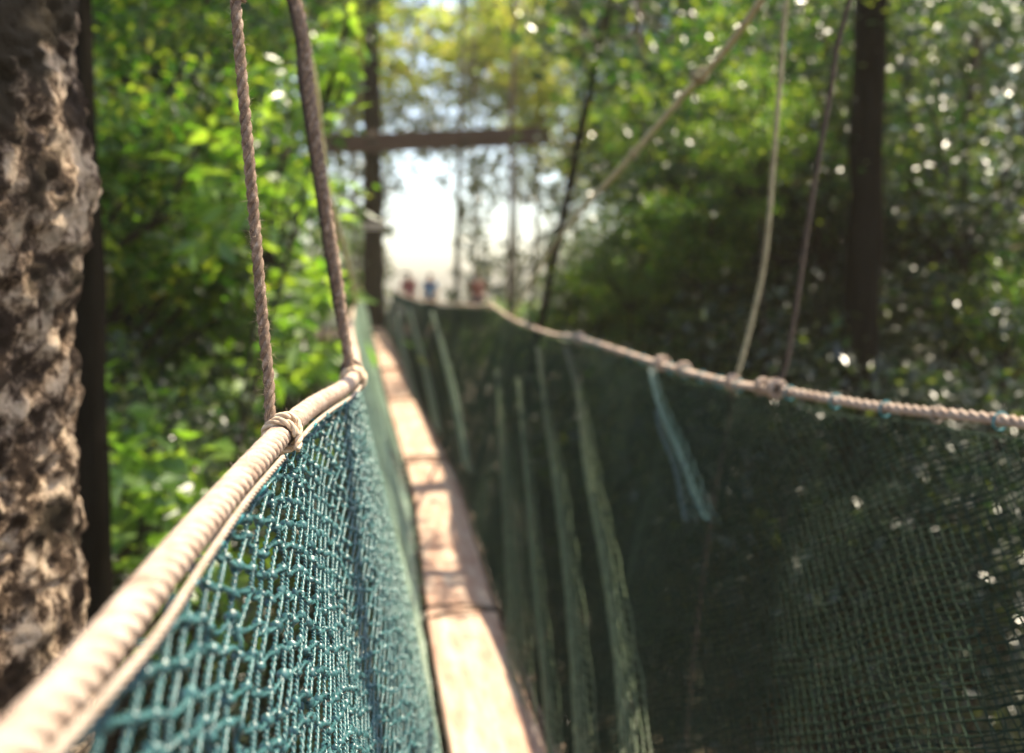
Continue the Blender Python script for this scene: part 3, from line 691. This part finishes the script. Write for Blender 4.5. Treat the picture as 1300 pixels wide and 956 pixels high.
# ------------------------------------------------------------------ hanging ropes
def hanger(pts, rad, m, label, rail_c, rail_ax, rail_r, coil_r, coil_m, turns=2, fz=0, seed=0, lay=None):
    P = np.array([at(*p) if len(p) == 3 else p[1:] for p in pts]); root = empty('hanging_rope', P[0]); tag(root, label, 'hanging rope', 'ropes hanging down to the handrails')
    mb = MB(); C = rope_mesh(mb, P - P[0], rad, 3, lay or rad * 6.2, rad * .42, 8, .05, seed); mb.build('laid_strands', m, root)
    if fz: mb = MB(); fuzz(mb, C[C[:, 2] < .55], rad, fz, .009, seed + 1, .00011); mb.build('fibres', M['wrap'], root)
    coil(rail_c, rail_ax, rail_r, coil_r, turns, coil_m, root, 'knot', seed)
    return root
k1 = at(357, 551, 1.13)
ax1 = at(395, 517, 1.4) - at(300, 610, .93)
h1 = hanger([(348, 556, 1.128), (343, 532, 1.125), (341, 480, 1.13), (333, 400, 1.13), (323, 280, 1.13), (309, 120, 1.13), (299, 0, 1.13), (290, -130, 1.13), ('w', -.31, 1.12, EYE + 1.32)],
       .0066, M['hanger'], 'hairy brown twisted rope in sharp focus, knotted to the left handrail closest to the camera', k1, ax1, .0130, .0050, M['wrap'], 2.6, 900, 3)
P = np.array([at(345, 545, 1.12), at(350, 532, 1.118), at(364, 527, 1.12), at(376, 535, 1.125), at(380, 552, 1.12), at(377, 572, 1.11)])
mb = MB(); rope_mesh(mb, P - np.array(h1.location), .0046, 3, .03, .002, 7); mb.build('knot_loop', M['wrap'], h1)
h2 = hanger([(447, 484, 1.86), (440, 440, 1.86), (425, 330, 1.87), (410, 235, 1.88), (393, 120, 1.89), (376, 0, 1.9), ('w', -.25, 1.95, EYE + .97)],
       .0105, M['hanger'], 'second brown twisted rope hanging to the left handrail, out of focus beyond the sharp one', at(448, 481, 1.86), (0.02, 1, 0), .0138, .006, M['wrap'], 2.5, 0, 4)
h2b = hanger([(446, 484, 1.9), (432, 415, 1.92), (415, 320, 1.93), (400, 220, 1.94), (383, 110, 1.95), (367, 0, 1.97), ('w', -.27, 2.0, EYE + .98)],
       .006, M['dark_rope'], 'thin dark rope running close along the left side of the second hanging rope', at(446, 470, 2.05), (0.02, 1, 0), .0138, .005, M['dark_rope'], 1.5, 0, 6)
h3 = hanger([(931, 500, 2.90), (935, 480, 2.87), (955, 405, 2.87), (972, 320, 2.87), (983, 190, 2.87), (991, 90, 2.87), (999, 0, 2.87), ('w', 1.3, 2.8, EYE + 1.25)],
       .0082, M['cable'], 'pale tan hanging rope on the right, left of the dark one, knotted to the handrail', at(930, 486, 2.86), (0, 1, 0), .0125, .007, M['rail'], 2, 0, 8)
P = np.array([at(930, 503, 2.92), at(926, 530, 2.96), at(905, 640, 3.0), at(884, 800, 3.0), at(868, 980, 3.0), at(862, 1200, 3.0)]); dr = empty('lower_hanging_rope', P[0]); tag(dr, 'lower end of the pale tan hanging rope, coloured darker for the shade behind the dark green net', 'rope')
mb = MB(); rope_mesh(mb, P - P[0], .0062, 3, .045, .006, 6); mb.build('laid_strands', M['dark_rope'], dr)  # lower hanging rope; shade behind the net is put into its colour
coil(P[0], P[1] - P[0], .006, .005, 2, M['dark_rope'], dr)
h4 = hanger([(984, 497, 2.5), (998, 462, 2.5), (1012, 380, 2.5), (1028, 270, 2.5), (1052, 130, 2.5), (1079, 0, 2.5), ('w', 1.42, 2.4, EYE + 1.2)],
       .0075, M['dark_rope'], 'dark hanging rope on the right, the rightmost one, knotted to the handrail', at(984, 494, 2.5), (0, 1, 0), .0125, .009, M['rail'], 2.2, 0, 9)
coil(at(968, 490, 2.6), (0, 1, 0), .0125, .006, 1.6, M['rail'], h4, 'knot', 2)
# lashing knots on the right handrail
for (px, py, Yd, rc, tn) in ((840, 462, 3.6, .010, 2.2), (868, 469, 3.35, .008, 1.5)):
    coil(at(px, py, Yd), (0, 1, 0), .0125, rc, tn, M['rail'], hr, 'lashing', 1)
coil(at(735, 429, 4.85), (0, 1, 0), .0125, .009, 1.6, M['rail'], hr, 'lashing', 3)
coil(at(622, 389, 8.3), (0, 1, 0), .014, .012, 2, M['rail'], hr, 'lashing', 3)

# ------------------------------------------------------------------ far platform
pz = EYE - 1.34
pf = empty('tree_platform', (.4, 27.5, pz)); tag(pf, 'wooden platform round the trunk at the far end of the walkway', 'platform')
mb = MB()
for k in range(22): mb.box((0 + random.Random(k).uniform(-.02, .02), -2.9 + k * .27, 0), (3.6, .255, .05))
mb.build('deck_boards', M['deck'], pf, False)
for sx in (-1.4, 0.0, 1.4):
    mb = MB(); mb.box((sx, -.05, -.125), (.12, 5.9, .18)); mb.build('joist', M['deck'], pf, False)
for sx, sy in ((-1.6, -2.2), (1.6, -2.2), (-1.6, 2.6), (1.6, 2.6)):
    mb = MB(); mb.tube(np.array([(sx, sy, -pz + .2), (sx, sy, -pz / 2), (sx, sy, -.22)]), .11, 10); mb.build('stilt', M['dark_bark'], pf)
# crossbeam lashed to the two trunks
bl, br = at(398, 184, 24.1), at(697, 172, 24.1)
bm_ = empty('crossbeam', (bl + br) / 2); tag(bm_, 'long red brown timber crossbeam lashed high across the far trunks', 'beam')
ang = math.atan2(br[2] - bl[2], br[0] - bl[0]); Ln = np.linalg.norm(br - bl)
mb = MB(); mb.box((0, 0, 0), (Ln, .30, .42), Matrix.Rotation(-ang, 3, 'Y')); mb.build('timber', M['beam'], bm_, False)
for px in (472, 590):
    p = at(px, 178, 24.1); mb = MB()
    for q in (-.07, 0, .07): 
        a = np.linspace(0, 2 * math.pi, 17); mb.tube(np.stack([p[0] + q - bm_.location[0] + 0 * a, .19 * np.cos(a) * 1.05, (p[2] - bm_.location[2]) + .225 * np.sin(a)], 1), .02, 6)
    mb.build('lashing', M['dark_rope'], bm_)
bp = at(474, 287, 24.1)
bo = empty('board', bp); mb = MB(); mb.box((0, 0, 0), (.60, .05, .16)); mb.box((0, -.035, .03), (.58, .02, .03)); mb.build('plank', M['board'], bo, False)
mb = MB()
for sx in (-.2, .2): mb.tube(np.array([(sx, -.045, -.03), (sx, -.03, -.03), (sx, .12, -.03)]), .012, 6)
mb.build('bolt', M['dark_bark'], bo); tag(bo, 'short pale board fixed across the dark far trunk', 'board')

# ------------------------------------------------------------------ people on the platform
def skin_mesh(name, verts, edges, radii, m, parent, sub=2):
    me = bpy.data.meshes.new(name); me.from_pydata(verts, edges, []); me.materials.append(m)
    o = bpy.data.objects.new(name, me); col.objects.link(o); o.parent = parent
    sk = o.modifiers.new('s', 'SKIN'); me.skin_vertices or me.skin_vertices
    for i, r in enumerate(radii):
        v = me.skin_vertices[0].data[i]; v.radius = (r, r) if not isinstance(r, tuple) else r; v.use_root = (i == 0)
    s = o.modifiers.new('u', 'SUBSURF'); s.levels = sub; s.render_levels = sub
    return o
def flat_mat(name, c, rough=.8): return simple(name, [(.3, tuple(v * .8 for v in c)), (.7, c)], 20, rough, .2, .002, 60)
M['skin'] = flat_mat('skin', (.42, .25, .17), .5); M['hair'] = flat_mat('hair', (.02, .015, .012), .6); M['trousers'] = flat_mat('trousers', (.05, .055, .075))
def person(x, y, h, face, shirt, label):
    root = empty('person', (x, y, pz + .026), face); tag(root, label, 'person', 'people on the far platform')
    s = h / 1.7
    def sv(L): return [tuple(c * s for c in v) for v in L]
    V = sv([(0,0,.93), (0,0,1.10), (0,0,1.27), (0,0,1.41), (0,.005,1.50), (0,-.01,1.56), (0,-.01,1.64),
            (-.10,0,.90), (-.11,-.01,.50), (-.11,.02,.09), (-.11,-.12,.035), (.10,0,.90), (.11,-.01,.50), (.11,.02,.09), (.11,-.12,.035),
            (-.17,0,1.39), (-.22,.03,1.12), (-.21,-.08,.90), (-.21,-.12,.83), (.17,0,1.39), (.22,.03,1.12), (.21,-.08,.90), (.21,-.12,.83)])
    E = [(0,1),(1,2),(2,3),(3,4),(4,5),(5,6),(0,7),(7,8),(8,9),(9,10),(0,11),(11,12),(12,13),(13,14),(3,15),(15,16),(16,17),(17,18),(3,19),(19,20),(20,21),(21,22)]
    rad = [.12,.11,.13,.10,.052,.085,.08,.085,.055,.04,.035,.085,.055,.04,.035,.055,.042,.032,.03,.055,.042,.032,.03]
    skin_mesh('body', V, E, [r * s for r in rad], M['skin'], root)
    V2 = sv([(0,0,.88), (0,0,1.10), (0,0,1.27), (0,0,1.40), (-.17,0,1.39), (-.205,.02,1.22), (.17,0,1.39), (.205,.02,1.22)])
    skin_mesh('shirt', V2, [(0,1),(1,2),(2,3),(3,4),(4,5),(3,6),(6,7)], [r * s for r in (.14,.128,.147,.118,.072,.062,.072,.062)], shirt, root)
    V3 = sv([(0,0,.92), (-.10,0,.86), (-.11,-.01,.50), (-.11,.02,.12), (.10,0,.86), (.11,-.01,.50), (.11,.02,.12)])
    skin_mesh('trousers', V3, [(0,1),(1,2),(2,3),(0,4),(4,5),(5,6)], [r * s for r in (.135,.105,.072,.058,.105,.072,.058)], M['trousers'], root)
    V4 = sv([(0,.018,1.56), (0,.012,1.63), (0,-.005,1.665)])
    skin_mesh('hair', V4, [(0,1),(1,2)], [r * s for r in (.082,.092,.075)], M['hair'], root)
red, blue, orange = flat_mat('dark_red_cloth', (.30, .04, .06)), flat_mat('blue_cloth', (.06, .22, .42)), flat_mat('rust_red_cloth', (.36, .09, .07))
person(at(519, 358, 28)[0], 28.0, 1.64, .3, red, 'person in a dark red top standing on the far platform, left of the blue one')
person(at(546, 358, 28.6)[0], 28.6, 1.60, -.4, blue, 'person in a blue top standing on the far platform')
person(at(606, 358, 27.2)[0], 27.2, 1.60, .1, orange, 'person in a rust red top standing right of the slim grey green trunk')

# ------------------------------------------------------------------ air
hz = MB(); hz.box((0, 40, 24.5), (300, 320, 70)); m = bpy.data.materials.new('haze'); m.use_nodes = True; nt = m.node_tree; nt.nodes.clear()
out = nt.nodes.new('ShaderNodeOutputMaterial'); pv = nt.nodes.new('ShaderNodeVolumePrincipled'); nt.links.new(pv.outputs[0], out.inputs['Volume'])
pv.inputs['Color'].default_value = (1.0, .88, .66, 1); pv.inputs['Density'].default_value = .0012; pv.inputs['Anisotropy'].default_value = 0.0
tag(hz.build('haze', m, smooth=False), 'warm thin forest haze softening the far trees', 'haze', kind='stuff')
